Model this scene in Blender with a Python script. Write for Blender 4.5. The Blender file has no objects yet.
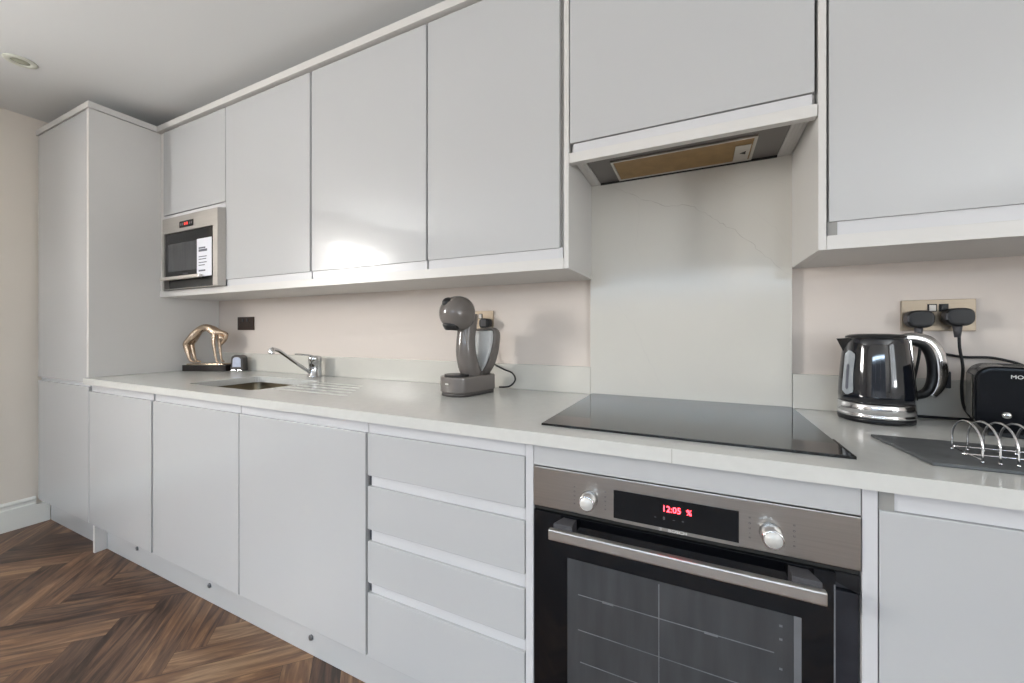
import bpy, bmesh, math, random
from mathutils import Vector, Matrix
random.seed(7)
C = bpy.context.scene.collection
PI = math.pi

# ------------------------------------------------------------------ materials
def lin(c):
    out = []
    for v in c:
        v = v / 255.0
        out.append(v / 12.92 if v <= 0.04045 else ((v + 0.055) / 1.055) ** 2.4)
    return (out[0], out[1], out[2], 1.0)

def mat(name, rgb, rough=0.5, metal=0.0, spec=0.5, coat=0.0, bump=0.0, bscale=60.0,
        var=0.0, vscale=3.0, emit=None, estr=0.0, stretch=None, trans=0.0, ior=1.45, coat_rough=0.03):
    m = bpy.data.materials.new(name); m.use_nodes = True
    nt = m.node_tree; b = nt.nodes['Principled BSDF']
    col = lin(rgb)
    b.inputs['Base Color'].default_value = col
    b.inputs['Roughness'].default_value = rough
    b.inputs['Metallic'].default_value = metal
    b.inputs['Specular IOR Level'].default_value = spec
    b.inputs['Coat Weight'].default_value = coat
    b.inputs['Coat Roughness'].default_value = coat_rough
    b.inputs['Transmission Weight'].default_value = trans
    b.inputs['IOR'].default_value = ior
    if emit:
        b.inputs['Emission Color'].default_value = lin(emit)
        b.inputs['Emission Strength'].default_value = estr
    tc = nt.nodes.new('ShaderNodeTexCoord')
    mp = nt.nodes.new('ShaderNodeMapping')
    nt.links.new(tc.outputs['Object'], mp.inputs['Vector'])
    if stretch: mp.inputs['Scale'].default_value = stretch
    if var > 0:
        n = nt.nodes.new('ShaderNodeTexNoise'); n.inputs['Scale'].default_value = vscale
        n.inputs['Detail'].default_value = 4
        nt.links.new(mp.outputs['Vector'], n.inputs['Vector'])
        r = nt.nodes.new('ShaderNodeValToRGB')
        r.color_ramp.elements[0].position = 0.3; r.color_ramp.elements[1].position = 0.7
        r.color_ramp.elements[0].color = tuple(max(0, x * (1 - var)) for x in col[:3]) + (1,)
        r.color_ramp.elements[1].color = tuple(min(1, x * (1 + var)) for x in col[:3]) + (1,)
        nt.links.new(n.outputs['Fac'], r.inputs['Fac'])
        nt.links.new(r.outputs['Color'], b.inputs['Base Color'])
    if bump > 0:
        n2 = nt.nodes.new('ShaderNodeTexNoise'); n2.inputs['Scale'].default_value = bscale
        n2.inputs['Detail'].default_value = 3
        nt.links.new(mp.outputs['Vector'], n2.inputs['Vector'])
        bp = nt.nodes.new('ShaderNodeBump'); bp.inputs['Strength'].default_value = bump
        bp.inputs['Distance'].default_value = 0.002
        nt.links.new(n2.outputs['Fac'], bp.inputs['Height'])
        nt.links.new(bp.outputs['Normal'], b.inputs['Normal'])
    return m

M = {}
M['wall'] = mat('wall_paint', (220, 210, 202), 0.75, bump=0.05, bscale=180, var=0.015)
M['wallside'] = mat('wall_paint_taupe', (220, 212, 201), 0.75, bump=0.05, bscale=180, var=0.015)
M['wallroom'] = mat('wall_paint_room', (226, 223, 218), 0.8)
M['ceiling'] = mat('ceiling_paint', (224, 226, 226), 0.85, bump=0.03, bscale=150)
M['gloss'] = mat('gloss_white_lacquer', (189, 190, 191), 0.2, spec=0.4, coat=0.4, coat_rough=0.06, var=0.006, vscale=1.5)
M['carcass'] = mat('white_board', (212, 210, 207), 0.35, var=0.01)
M['rail'] = mat('white_rail', (206, 206, 208), 0.3, var=0.01)
M['slotdark'] = mat('rail_end_grey', (74, 78, 84), 0.5, var=0.05)
M['skirt'] = mat('skirting_gloss', (226, 226, 220), 0.3, var=0.01)
M['quartz'] = mat('quartz_worktop', (208, 208, 204), 0.17, spec=0.5, var=0.02, vscale=40)
M['quartz2'] = mat('quartz_splashback', (210, 207, 199), 0.16, spec=0.5, var=0.018, vscale=4)
M['vein'] = mat('quartz_vein', (188, 184, 176), 0.2, var=0.05, vscale=30)
M['veinfaint'] = mat('quartz_vein_faint', (203, 200, 193), 0.2, var=0.02, vscale=30)
M['joint'] = mat('worktop_joint', (160, 158, 150), 0.5, var=0.05)
M['steel'] = mat('brushed_steel', (178, 174, 168), 0.3, 1.0, bump=0.12, bscale=40, stretch=(1, 30, 60), var=0.05, vscale=6)
M['steelpale'] = mat('pale_brushed_steel', (205, 201, 195), 0.38, 1.0, bump=0.08, bscale=40, stretch=(1, 30, 60), var=0.04)
M['steelmicro'] = mat('microwave_steel', (168, 164, 159), 0.42, 0.9, bump=0.05, bscale=40, stretch=(1, 30, 60), var=0.03)
M['sinksteel'] = mat('sink_steel', (122, 112, 94), 0.34, 0.85, var=0.05)
M['chrome'] = mat('chrome', (200, 201, 203), 0.08, 1.0, var=0.02)
M['chromepale'] = mat('pale_chrome', (226, 226, 228), 0.16, 1.0, var=0.02)
M['knob'] = mat('silver_knob', (214, 213, 209), 0.35, 0.2, var=0.02)
M['blackglass'] = mat('black_glass', (9, 10, 13), 0.05, spec=0.5, var=0.1)
M['display'] = mat('black_display', (14, 15, 17), 0.12, spec=0.4, var=0.1)
M['window'] = mat('oven_window_glass', (66, 67, 69), 0.1, spec=0.5, var=0.2, vscale=4, stretch=(9, 1, 1.2))
M['wire'] = mat('oven_rack_wire', (122, 124, 128), 0.35, 0.3, var=0.2, vscale=8)
M['navy'] = mat('dark_door_edge', (38, 40, 46), 0.15, var=0.3, vscale=12)
M['hobglass'] = mat('hob_glass', (26, 26, 27), 0.03, spec=0.9, var=0.1)
M['hobedge'] = mat('hob_edge', (16, 15, 15), 0.25, var=0.1)
M['printing'] = mat('grey_print', (104, 104, 108), 0.6, var=0.03)
M['whiteprint'] = mat('white_print', (232, 232, 230), 0.5, var=0.03)
M['hooddark'] = mat('hood_grey', (128, 124, 122), 0.4, 0.55, var=0.03)
M['hoodblack'] = mat('hood_gap', (32, 32, 30), 0.6, var=0.05)
M['filter'] = mat('greasy_filter', (158, 128, 84), 0.5, 0.25, bump=0.4, bscale=300, var=0.12, vscale=30)
M['plastic'] = mat('black_plastic', (22, 23, 26), 0.4, bump=0.03, var=0.05)
M['darkgrey'] = mat('dark_grey_plastic', (70, 69, 72), 0.45, var=0.04)
M['cable'] = mat('black_cable', (24, 24, 26), 0.5, var=0.05)
M['brass'] = mat('warm_steel_plate', (166, 152, 134), 0.38, 0.6, bump=0.05, bscale=40, stretch=(1, 30, 60), var=0.04)
M['bronzeplate'] = mat('black_nickel_plate', (72, 60, 54), 0.35, 0.6, var=0.05)
M['rocker'] = mat('pale_rocker', (214, 210, 204), 0.35, var=0.02)
M['slate'] = mat('slate', (84, 87, 89), 0.6, bump=0.5, bscale=25, var=0.3, vscale=14)
M['slateedge'] = M['slate']
M['coffee'] = mat('grey_gloss_plastic', (112, 106, 102), 0.2, spec=0.5, coat=0.3, var=0.03)
M['coffeedark'] = mat('grey_matt_plastic', (74, 70, 68), 0.4, var=0.04)
M['tray'] = mat('drip_tray', (36, 35, 36), 0.35, var=0.05)
M['tank'] = mat('clear_water_tank', (234, 236, 236), 0.12, spec=0.9, trans=0.3, ior=1.2, var=0.03)
M['kettle'] = mat('kettle_black_glass', (17, 20, 28), 0.07, spec=0.7, coat=0.5, var=0.15)
M['gauge'] = mat('kettle_gauge', (176, 182, 188), 0.12, 0.3, var=0.08, vscale=60)
M['toaster'] = mat('toaster_black', (9, 11, 16), 0.2, spec=0.25, coat=0.0, var=0.12)
M['toasterband'] = mat('toaster_band', (98, 96, 92), 0.25, 0.8, var=0.05)
M['bronze'] = mat('cast_bronze', (206, 184, 162), 0.24, 0.9, bump=0.35, bscale=50, var=0.22, vscale=26)
M['plinthdark'] = mat('statue_plinth', (36, 31, 29), 0.35, var=0.08)
M['paper'] = mat('white_label', (226, 228, 236), 0.6, var=0.01)
M['ink'] = mat('label_ink', (96, 98, 108), 0.7, var=0.04)
M['palefront'] = mat('pale_front', (192, 198, 216), 0.3, var=0.08, vscale=60)
M['winframe'] = mat('window_frame_white', (235, 236, 236), 0.35, var=0.01)
M['fixing'] = mat('plinth_fixing_grey', (110, 112, 116), 0.35, 0.5, var=0.05)
M['red'] = mat('red_segments', (255, 60, 70), 0.4, emit=(255, 50, 62), estr=14.0)
M['redsoft'] = mat('red_segments_dim', (220, 70, 60), 0.4, emit=(255, 70, 60), estr=1.2)
M['lampwhite'] = mat('downlight_trim', (214, 216, 205), 0.4, var=0.01)
M['lampglass'] = mat('downlight_lens', (176, 178, 160), 0.2, var=0.04)
M['channelshade'] = mat('channel_shade_grey', (150, 149, 145), 0.6, var=0.03)  # shade colour for the ends of the handle channels

def glass_pane():
    m = bpy.data.materials.new('window_glass'); m.use_nodes = True
    nt = m.node_tree; nt.nodes.clear()
    o = nt.nodes.new('ShaderNodeOutputMaterial'); mx = nt.nodes.new('ShaderNodeMixShader')
    t = nt.nodes.new('ShaderNodeBsdfTransparent'); g = nt.nodes.new('ShaderNodeBsdfGlossy')
    g.inputs['Roughness'].default_value = 0.02; mx.inputs['Fac'].default_value = 0.06
    nt.links.new(t.outputs[0], mx.inputs[1]); nt.links.new(g.outputs[0], mx.inputs[2])
    nt.links.new(mx.outputs[0], o.inputs[0]); return m
M['pane'] = glass_pane()

def floor_mat():
    m = bpy.data.materials.new('herringbone_oak'); m.use_nodes = True
    nt = m.node_tree; b = nt.nodes['Principled BSDF']; L = nt.links.new
    uv = nt.nodes.new('ShaderNodeUVMap'); uv.uv_map = 'UVMap'
    at = nt.nodes.new('ShaderNodeAttribute'); at.attribute_name = 'tone'; at.attribute_type = 'GEOMETRY'
    mp = nt.nodes.new('ShaderNodeMapping'); mp.inputs['Scale'].default_value = (2.0, 20, 1)
    L(uv.outputs['UV'], mp.inputs['Vector'])
    n1 = nt.nodes.new('ShaderNodeTexNoise'); n1.inputs['Scale'].default_value = 1.6
    n1.inputs['Detail'].default_value = 7; n1.inputs['Roughness'].default_value = 0.62; n1.inputs['Distortion'].default_value = 1.1
    L(mp.outputs['Vector'], n1.inputs['Vector'])
    mp2 = nt.nodes.new('ShaderNodeMapping'); mp2.inputs['Scale'].default_value = (2.5, 9, 1)
    L(uv.outputs['UV'], mp2.inputs['Vector'])
    n2 = nt.nodes.new('ShaderNodeTexNoise'); n2.inputs['Scale'].default_value = 1.1; n2.inputs['Detail'].default_value = 3
    L(mp2.outputs['Vector'], n2.inputs['Vector'])
    r = nt.nodes.new('ShaderNodeValToRGB'); e = r.color_ramp.elements
    e[0].position = 0.30; e[0].color = lin((46, 34, 28))
    e[1].position = 0.74; e[1].color = lin((150, 122, 94))
    k = e.new(0.44); k.color = lin((86, 65, 52))
    k = e.new(0.58); k.color = lin((112, 86, 66))
    # noise + plank tone
    a1 = nt.nodes.new('ShaderNodeMath'); a1.operation = 'MULTIPLY_ADD'
    L(at.outputs['Fac'], a1.inputs[0]); a1.inputs[1].default_value = 0.26; a1.inputs[2].default_value = -0.13
    a2 = nt.nodes.new('ShaderNodeMath'); a2.operation = 'ADD'
    L(n1.outputs['Fac'], a2.inputs[0]); L(a1.outputs[0], a2.inputs[1])
    a3 = nt.nodes.new('ShaderNodeMath'); a3.operation = 'MULTIPLY_ADD'
    L(n2.outputs['Fac'], a3.inputs[0]); a3.inputs[1].default_value = 0.3; a3.inputs[2].default_value = -0.15
    a4 = nt.nodes.new('ShaderNodeMath'); a4.operation = 'ADD'
    L(a2.outputs[0], a4.inputs[0]); L(a3.outputs[0], a4.inputs[1])
    L(a4.outputs[0], r.inputs['Fac'])
    # warm/grey shift
    mix = nt.nodes.new('ShaderNodeMixRGB'); mix.blend_type = 'MULTIPLY'; mix.inputs['Fac'].default_value = 0.55
    r2 = nt.nodes.new('ShaderNodeValToRGB')
    r2.color_ramp.elements[0].position = .35; r2.color_ramp.elements[1].position = .65
    r2.color_ramp.elements[0].color = (1.0, 0.82, 0.66, 1); r2.color_ramp.elements[1].color = (0.92, 0.93, 0.96, 1)
    L(n2.outputs['Fac'], r2.inputs['Fac'])
    L(r.outputs['Color'], mix.inputs['Color1']); L(r2.outputs['Color'], mix.inputs['Color2'])
    L(mix.outputs['Color'], b.inputs['Base Color'])
    b.inputs['Roughness'].default_value = 0.42
    bp = nt.nodes.new('ShaderNodeBump'); bp.inputs['Strength'].default_value = 0.25; bp.inputs['Distance'].default_value = 0.001
    L(n1.outputs['Fac'], bp.inputs['Height']); L(bp.outputs['Normal'], b.inputs['Normal'])
    return m
M['floor'] = floor_mat()

# ------------------------------------------------------------------ mesh helpers
def new(): return bmesh.new()

def bevel_new(bm, verts, bev, seg=2):
    if bev <= 0: return
    es = set()
    for v in verts:
        for e in v.link_edges: es.add(e)
    bmesh.ops.bevel(bm, geom=list(es), offset=bev, segments=seg, affect='EDGES', profile=0.6)

def box(bm, x0, x1, y0, y1, z0, z1, bev=0.0, mi=0, seg=2):
    b2 = bmesh.new()
    r = bmesh.ops.create_cube(b2, size=1.0)
    for v in r['verts']:
        v.co = Vector(((x0 + x1) / 2 + v.co.x * (x1 - x0), (y0 + y1) / 2 + v.co.y * (y1 - y0), (z0 + z1) / 2 + v.co.z * (z1 - z0)))
    bevel_new(b2, r['verts'], bev, seg)
    merge(bm, b2, mi)
    return bm

def merge(bm, b2, mi=0, mtx=None):
    if mtx is not None: bmesh.ops.transform(b2, matrix=mtx, verts=b2.verts)
    mp = {}
    for v in b2.verts: mp[v] = bm.verts.new(v.co)
    for f in b2.faces:
        try:
            g = bm.faces.new([mp[v] for v in f.verts]); g.material_index = mi; g.smooth = f.smooth
        except ValueError: pass
    b2.free()

def prism(bm, pts, h0, h1, axis='z', bev=0.0, mi=0, seg=2, smooth=False):
    """pts: 2D outline extruded along axis between h0 and h1"""
    def P(a, b, h):
        return {'z': (a, b, h), 'y': (a, h, b), 'x': (h, a, b)}[axis]
    b2 = bmesh.new()
    lo = [b2.verts.new(P(a, b, h0)) for a, b in pts]
    hi = [b2.verts.new(P(a, b, h1)) for a, b in pts]
    n = len(pts)
    b2.faces.new(lo); b2.faces.new(hi)
    for i in range(n):
        f = b2.faces.new((lo[i], lo[(i + 1) % n], hi[(i + 1) % n], hi[i])); f.smooth = smooth
    bmesh.ops.recalc_face_normals(b2, faces=b2.faces)
    if bev > 0:
        es = [e for e in b2.edges if (e.verts[0] in lo and e.verts[1] in lo) or (e.verts[0] in hi and e.verts[1] in hi)]
        bmesh.ops.bevel(b2, geom=es, offset=bev, segments=seg, affect='EDGES', profile=0.6)
    merge(bm, b2, mi)

def lathe(bm, prof, cx=0, cy=0, cz=0, n=40, mi=0, sx=1.0, sy=1.0, axis='z'):
    b2 = bmesh.new(); rings = []
    for r, z in prof:
        if r < 1e-6: rings.append([b2.verts.new((0, 0, z))])
        else: rings.append([b2.verts.new((r * math.cos(2 * PI * i / n) * sx, r * math.sin(2 * PI * i / n) * sy, z)) for i in range(n)])
    for a, b in zip(rings[:-1], rings[1:]):
        if len(a) == 1 and len(b) == 1: continue
        for i in range(n):
            j = (i + 1) % n
            if len(a) == 1: f = b2.faces.new((a[0], b[i], b[j]))
            elif len(b) == 1: f = b2.faces.new((a[i], a[j], b[0]))
            else: f = b2.faces.new((a[i], a[j], b[j], b[i]))
            f.smooth = True
    if len(rings[0]) > 1: b2.faces.new(list(reversed(rings[0])))
    if len(rings[-1]) > 1: b2.faces.new(rings[-1])
    bmesh.ops.recalc_face_normals(b2, faces=b2.faces)
    mt = Matrix.Translation((cx, cy, cz))
    if axis == 'y': mt = mt @ Matrix.Rotation(PI / 2, 4, 'X')      # z -> -y
    if axis == 'x': mt = mt @ Matrix.Rotation(PI / 2, 4, 'Y')
    merge(bm, b2, mi, mt)

def smooth_path(pts, sub=6):
    P = [Vector(p) for p in pts]; out = []
    for i in range(len(P) - 1):
        p0 = P[max(i - 1, 0)]; p1 = P[i]; p2 = P[i + 1]; p3 = P[min(i + 2, len(P) - 1)]
        for k in range(sub):
            t = k / sub
            out.append(0.5 * ((2 * p1) + (-p0 + p2) * t + (2 * p0 - 5 * p1 + 4 * p2 - p3) * t * t + (-p0 + 3 * p1 - 3 * p2 + p3) * t ** 3))
    out.append(P[-1]); return out

def tube(bm, pts, r, n=10, mi=0, sub=6, flat=1.0, up=(0, 0, 1)):
    """r: number or list (per control point). flat squashes along 'up'-ish direction"""
    path = smooth_path(pts, sub) if sub > 1 else [Vector(p) for p in pts]
    m = len(path)
    if not isinstance(r, (list, tuple)): rr = [r] * m
    else:
        rr = []
        for i in range(m):
            t = i / (m - 1) * (len(r) - 1); k = min(int(t), len(r) - 2); rr.append(r[k] + (r[k + 1] - r[k]) * (t - k))
    b2 = bmesh.new(); rings = []
    d0 = (path[1] - path[0]).normalized()
    u = Vector(up)
    if abs(d0.dot(u)) > 0.95: u = Vector((1, 0, 0)) if abs(d0.x) < .9 else Vector((0, 1, 0))
    s = d0.cross(u).normalized()
    for i, p in enumerate(path):
        d = (path[min(i + 1, m - 1)] - path[max(i - 1, 0)]).normalized()
        s = (s - d * s.dot(d)).normalized(); w = d.cross(s).normalized()
        rings.append([b2.verts.new(p + s * rr[i] * math.cos(2 * PI * k / n) + w * rr[i] * flat * math.sin(2 * PI * k / n)) for k in range(n)])
    for a, b in zip(rings[:-1], rings[1:]):
        for i in range(n):
            f = b2.faces.new((a[i], a[(i + 1) % n], b[(i + 1) % n], b[i])); f.smooth = True
    b2.faces.new(list(reversed(rings[0]))); b2.faces.new(rings[-1])
    bmesh.ops.recalc_face_normals(b2, faces=b2.faces)
    merge(bm, b2, mi)

def ball(bm, c, rx, ry, rz, mi=0, n=28):
    b2 = bmesh.new(); bmesh.ops.create_uvsphere(b2, u_segments=n, v_segments=n // 2, radius=1)
    for f in b2.faces: f.smooth = True
    merge(bm, b2, mi, Matrix.Translation(c) @ Matrix.Diagonal((rx, ry, rz, 1)))

def rrect(x0, x1, y0, y1, r, n=5):
    pts = []
    for cx, cy, a in ((x1 - r, y1 - r, 0), (x0 + r, y1 - r, PI / 2), (x0 + r, y0 + r, PI), (x1 - r, y0 + r, 1.5 * PI)):
        for k in range(n + 1):
            t = a + k / n * PI / 2; pts.append((cx + r * math.cos(t), cy + r * math.sin(t)))
    return pts

def worldloc(o):
    v = Vector((0, 0, 0))
    while o is not None: v = v + Vector(o.location); o = o.parent
    return v

def obj(name, bm, m, parent=None, local=False, label=None):
    """One mesh object. bm is in world coordinates unless local."""
    if parent is not None and not local:
        bmesh.ops.translate(bm, vec=-worldloc(parent), verts=bm.verts)
    me = bpy.data.meshes.new(name); bm.normal_update(); bm.to_mesh(me); bm.free()
    for x in (m if isinstance(m, (list, tuple)) else [m]): me.materials.append(x)
    o = bpy.data.objects.new(name, me); C.objects.link(o)
    if parent is not None: o.parent = parent
    if label: o['label'] = label
    return o

def thing(name, label, cat, loc=(0, 0, 0), rotz=0, group=None):
    o = bpy.data.objects.new(name, None); C.objects.link(o); o.empty_display_size = 0.05
    o.location = loc; o.rotation_euler = (0, 0, rotz); o['label'] = label; o['category'] = cat
    if group: o['group'] = group
    return o
def tag(o, label, cat, group=None):
    o['label'] = label; o['category'] = cat
    if group: o['group'] = group
    return o
def struct(name, bm, m, parent=None):
    o = obj(name, bm, m, parent)
    if parent is None: o['kind'] = 'structure'
    return o
def B(*a, bev=0.0, mi=0):
    return box(new(), *a, bev=bev, mi=mi)

def text_bm(s, size, depth=0.0003):
    cu = bpy.data.curves.new('txt', 'FONT'); cu.body = s; cu.size = size; cu.extrude = depth
    cu.align_x = 'CENTER'; cu.align_y = 'CENTER'; cu.resolution_u = 3
    to = bpy.data.objects.new('txt', cu); C.objects.link(to)
    bpy.context.view_layer.update()
    me = bpy.data.meshes.new_from_object(to)
    b = bmesh.new(); b.from_mesh(me)
    bpy.data.objects.remove(to); bpy.data.curves.remove(cu); bpy.data.meshes.remove(me)
    return b
def put_text(bm, s, size, x, y, z, sx=1.0, mi=0, rx=PI / 2):
    """text standing upright, facing -y"""
    t = text_bm(s, size)
    merge(bm, t, mi, Matrix.Translation((x, y, z)) @ Matrix.Rotation(rx, 4, 'X') @ Matrix.Diagonal((sx, 1, 1, 1)))

# ------------------------------------------------------------------ room dims
XL, XR = -3.48, 2.6
YB, YF = 1.469, -2.9        # kitchen wall / wall behind the viewpoint
ZC = 2.352
WT = 0.88                    # worktop top
YD = 0.87                    # lower door fronts
YU = 1.16                    # upper door fronts

# floor: herringbone boards
def build_floor():
    bm = new(); uvl = bm.loops.layers.uv.new('UVMap'); tone = bm.faces.layers.float.new('tone_f')
    W, L = 0.092, 0.55
    ca = math.cos(PI / 4); sa = math.sin(PI / 4)
    ox, oy = -2.352, 0.527 - 0.13
    def add(x0, x1, y0, y1, along_x):
        g = 0.0006
        cs = [(x0 + g, y0 + g), (x1 - g, y0 + g), (x1 - g, y1 - g), (x0 + g, y1 - g)]
        w = [(ox + ca * a - sa * b, oy + sa * a + ca * b) for a, b in cs]
        cx = sum(p[0] for p in w) / 4; cy = sum(p[1] for p in w) / 4
        if cx < XL - .5 or cx > XR + .5 or cy < YF - .5 or cy > YB + .2: return
        vs = [bm.verts.new((p[0], p[1], 0.0)) for p in w]
        f = bm.faces.new(vs); ru, rv = random.random() * 40, random.random() * 40
        t = random.random(); f[tone] = t
        for lp, (a, b) in zip(f.loops, cs):
            u, v = (a - x0, b - y0) if along_x else (b - y0, a - x0)
            lp[uvl].uv = (u + ru, v + rv)
    for n in range(-90, 90):
        for k in range(-12, 12):
            bx, by = n * W + k * L, n * W - k * L
            add(bx, bx + L, by, by + W, True)
            add(bx, bx + W, by + W, by + W + L, False)
    for co, no in (((XL, 0, 0), (-1, 0, 0)), ((XR, 0, 0), (1, 0, 0)), ((0, YF, 0), (0, -1, 0)), ((0, YB, 0), (0, 1, 0))):
        bmesh.ops.bisect_plane(bm, geom=bm.verts[:] + bm.edges[:] + bm.faces[:], plane_co=co, plane_no=no, clear_outer=True)
    tones = [f[tone] for f in bm.faces]
    # slab under the boards
    nb = len(bm.faces)
    box(bm, XL - .1, XR + .1, YF - .1, YB + .1, -0.12, -0.0008)
    tones += [0.0] * (len(bm.faces) - nb)
    bm.normal_update()
    me = bpy.data.meshes.new('floor'); bm.to_mesh(me)
    bm.free(); me.materials.append(M['floor'])
    a = me.attributes.new('tone', 'FLOAT', 'FACE')
    for i, t in enumerate(tones): a.data[i].value = t
    o = bpy.data.objects.new('floor', me); C.objects.link(o); o['kind'] = 'structure'
build_floor()

struct('ceiling', B(XL - .1, XR + .1, YF - .1, YB + .1, ZC, ZC + .1), M['ceiling'])
struct('wall_back', B(XL - .1, XR + .1, YB, YB + .1, 0, ZC), M['wall'])
RY0, RY1, RZ0, RZ1 = -2.4, -.7, .90, 2.1
bm = new()
box(bm, XR, XR + .1, YF, RY0, 0, ZC); box(bm, XR, XR + .1, RY1, YB, 0, ZC)
box(bm, XR, XR + .1, RY0, RY1, 0, RZ0); box(bm, XR, XR + .1, RY0, RY1, RZ1, ZC)
struct('wall_right', bm, M['wallroom'])
# left wall with a window opening
WY0, WY1, WZ0, WZ1 = -1.45, -0.62, 1.30, 2.12
bm = new()
box(bm, XL - .1, XL, YF, WY0, 0, ZC); box(bm, XL - .1, XL, WY1, YB, 0, ZC)
box(bm, XL - .1, XL, WY0, WY1, 0, WZ0); box(bm, XL - .1, XL, WY0, WY1, WZ1, ZC)
struct('wall_left', bm, M['wallside'])
# wall behind the viewpoint with a wide unseen window, added to let in soft light
GX0, GX1, GZ0, GZ1 = -1.9, 1.5, 0.35, 1.86
bm = new()
box(bm, XL - .1, GX0, YF - .1, YF, 0, ZC); box(bm, GX1, XR + .1, YF - .1, YF, 0, ZC)
box(bm, GX0, GX1, YF - .1, YF, 0, GZ0); box(bm, GX0, GX1, YF - .1, YF, GZ1, ZC)
struct('wall_front', bm, M['wallroom'])

def window(name, horiz, a0, a1, z0, z1, c0, c1, bars):
    """frame along x (horiz) or y"""
    def bx(bm, u0, u1, zz0, zz1, d0=c0, d1=c1):
        if horiz: box(bm, u0, u1, d0, d1, zz0, zz1, bev=0.003)
        else: box(bm, d0, d1, u0, u1, zz0, zz1, bev=0.003)
    bm = new(); t = 0.05
    bx(bm, a0, a1, z0, z0 + t); bx(bm, a0, a1, z1 - t, z1)
    bx(bm, a0, a0 + t, z0 + t, z1 - t); bx(bm, a1 - t, a1, z0 + t, z1 - t)
    for k in range(1, bars):
        u = a0 + (a1 - a0) * k / bars; bx(bm, u - .02, u + .02, z0 + t, z1 - t)
    o = struct(name, bm, M['winframe'])
    g = new(); mid = (c0 + c1) / 2; bx(g, a0 + t, a1 - t, z0 + t, z1 - t, mid - .003, mid + .003)
    obj('pane', g, M['pane'], o)
window('window_1', False, WY0, WY1, WZ0, WZ1, XL - .09, XL - .04, 2)
window('added_rear_window', True, GX0, GX1, GZ0, GZ1, YF - .09, YF - .04, 3)  # unseen rear window, added for soft light on the fronts

window('added_right_window', False, RY0, RY1, RZ0, RZ1, XR + .04, XR + .09, 2)  # unseen right window, added for light from that side
# skirting
bm = new()
prism(bm, [(XL, 0), (XL + .018, 0), (XL + .018, .112), (XL, .112)], YF, 0.918, 'y')
prism(bm, [(XL, .112), (XL + .018, .112), (XL + .018, .118), (XL + .012, .124), (XL + .012, .136), (XL + .016, .141), (XL + .016, .148), (XL + .006, .158), (XL, .158)], YF, 0.866, 'y')
struct('baseboard_left', bm, M['skirt'])
bm = new(); prism(bm, [(YF, 0), (YF + .018, 0), (YF + .018, .14), (YF + .006, .158), (YF, .158)], XL + .02, XR - .02, 'x')
struct('baseboard_front', bm, M['skirt'])
bm = new(); prism(bm, [(XR, 0), (XR - .018, 0), (XR - .018, .14), (XR - .006, .158), (XR, .158)], YF + .02, YB, 'y')
struct('baseboard_right', bm, M['skirt'])

# downlight
t = thing('recessed_downlight', 'small round recessed downlight in the ceiling near the left wall', 'ceiling light', (-2.798, .651, ZC))
bm = new(); lathe(bm, [(.030, -.001), (.030, -.004), (.036, -.007), (.050, -.004), (.053, 0), (.030, 0)], -2.798, .651, ZC, 36)
obj('trim_ring', bm, M['lampwhite'], t)
bm = new(); lathe(bm, [(0, -.004), (.018, -.0035), (.0295, -.0015), (.0295, 0), (0, 0)], -2.798, .651, ZC, 30)
obj('lens', bm, M['lampglass'], t)

# ------------------------------------------------------------------ lower units
ZB, ZT = 0.142, 0.811
def rail_front(parent, x0, x1, z0, z1, slot=True, name='handle_channel', y=YD + .007):
    """white channel behind the door tops, with the dark gap at its left end"""
    a = x0 + (.011 if slot else 0)
    bm = new()
    prism(bm, [(y + .024, z1), (y, z1), (y, z0 + .001), (y + .008, z0 - .001), (y + .008, z0 - .01), (y + .024, z0 - .01)], a, x1, 'x')
    r = obj(name, bm, M['rail'], parent)
    if slot:
        obj('channel_end', B(x0, x0 + .0105, y + .004, y + .024, z0 - .002, z1 - .001), M['slotdark'], r, label='dark end slot of the channel')
    return r

def base_unit(label, x0, x1, dx0, dx1, slot=True, ztop=0.847, openbox=False):
    t = thing('base_cabinet', label, 'cabinet', ((x0 + x1) / 2, 1.17, ZB))
    bm = B(x0 + .001, x1 - .001, YD + .042, YB - .002, ZB, ztop) if not openbox else B(x0 + .001, x1 - .001, YD + .042, YB - .002, ZB, ZB + .018)
    if openbox:
        box(bm, x0 + .001, x0 + .019, YD + .042, YB - .002, ZB + .018, ztop); box(bm, x1 - .019, x1 - .001, YD + .042, YB - .002, ZB + .018, ztop)
        box(bm, x0 + .019, x1 - .019, YB - .012, YB - .002, ZB + .018, ztop); box(bm, x0 + .019, x1 - .019, YD + .042, YD + .058, ztop - .1, ztop)
    obj('body', bm, M['carcass'], t)
    obj('door', B(dx0, dx1, YD, YD + .019, ZB, ZT, bev=.0014), M['gloss'], t)
    rail_front(t, x0 + .002, x1 - .001, ZT, ztop, slot)
    return t

# tall larder at the left
t = thing('tall_cabinet', 'tall glossy white larder cabinet against the left wall, two doors high', 'cabinet', (-3.13, 1.17, 0))
obj('body', B(-3.455, -2.812, YD + .024, YB - .002, ZB, 2.243), M['carcass'], t)
obj('side_panel', B(-2.811, -2.787, YD - .0005, YB - .002, WT + .0005, 2.249, bev=.001), M['carcass'], t)
obj('side_panel', B(-2.811, -2.787, YD + .024, YB - .002, ZB, WT - .035), M['carcass'], t)
obj('upper_door', B(-3.455, -2.814, YD, YD + .019, .853, 2.247, bev=.0014), M['gloss'], t)
obj('lower_door', B(-3.455, -2.790, YD, YD + .019, ZB, .832, bev=.0014), M['gloss'], t)
obj('handle_channel', B(-3.45, -2.81, YD + .012, YD + .022, .822, .856), M['rail'], t)
obj('cornice', B(-3.475, -2.783, YD - .004, YB - .002, 2.2525, 2.284, bev=.001), M['carcass'], t)
bm = B(-2.752, -2.734, YD + .004, YD + .052, 0.001, ZB - .001, bev=.001)
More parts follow.
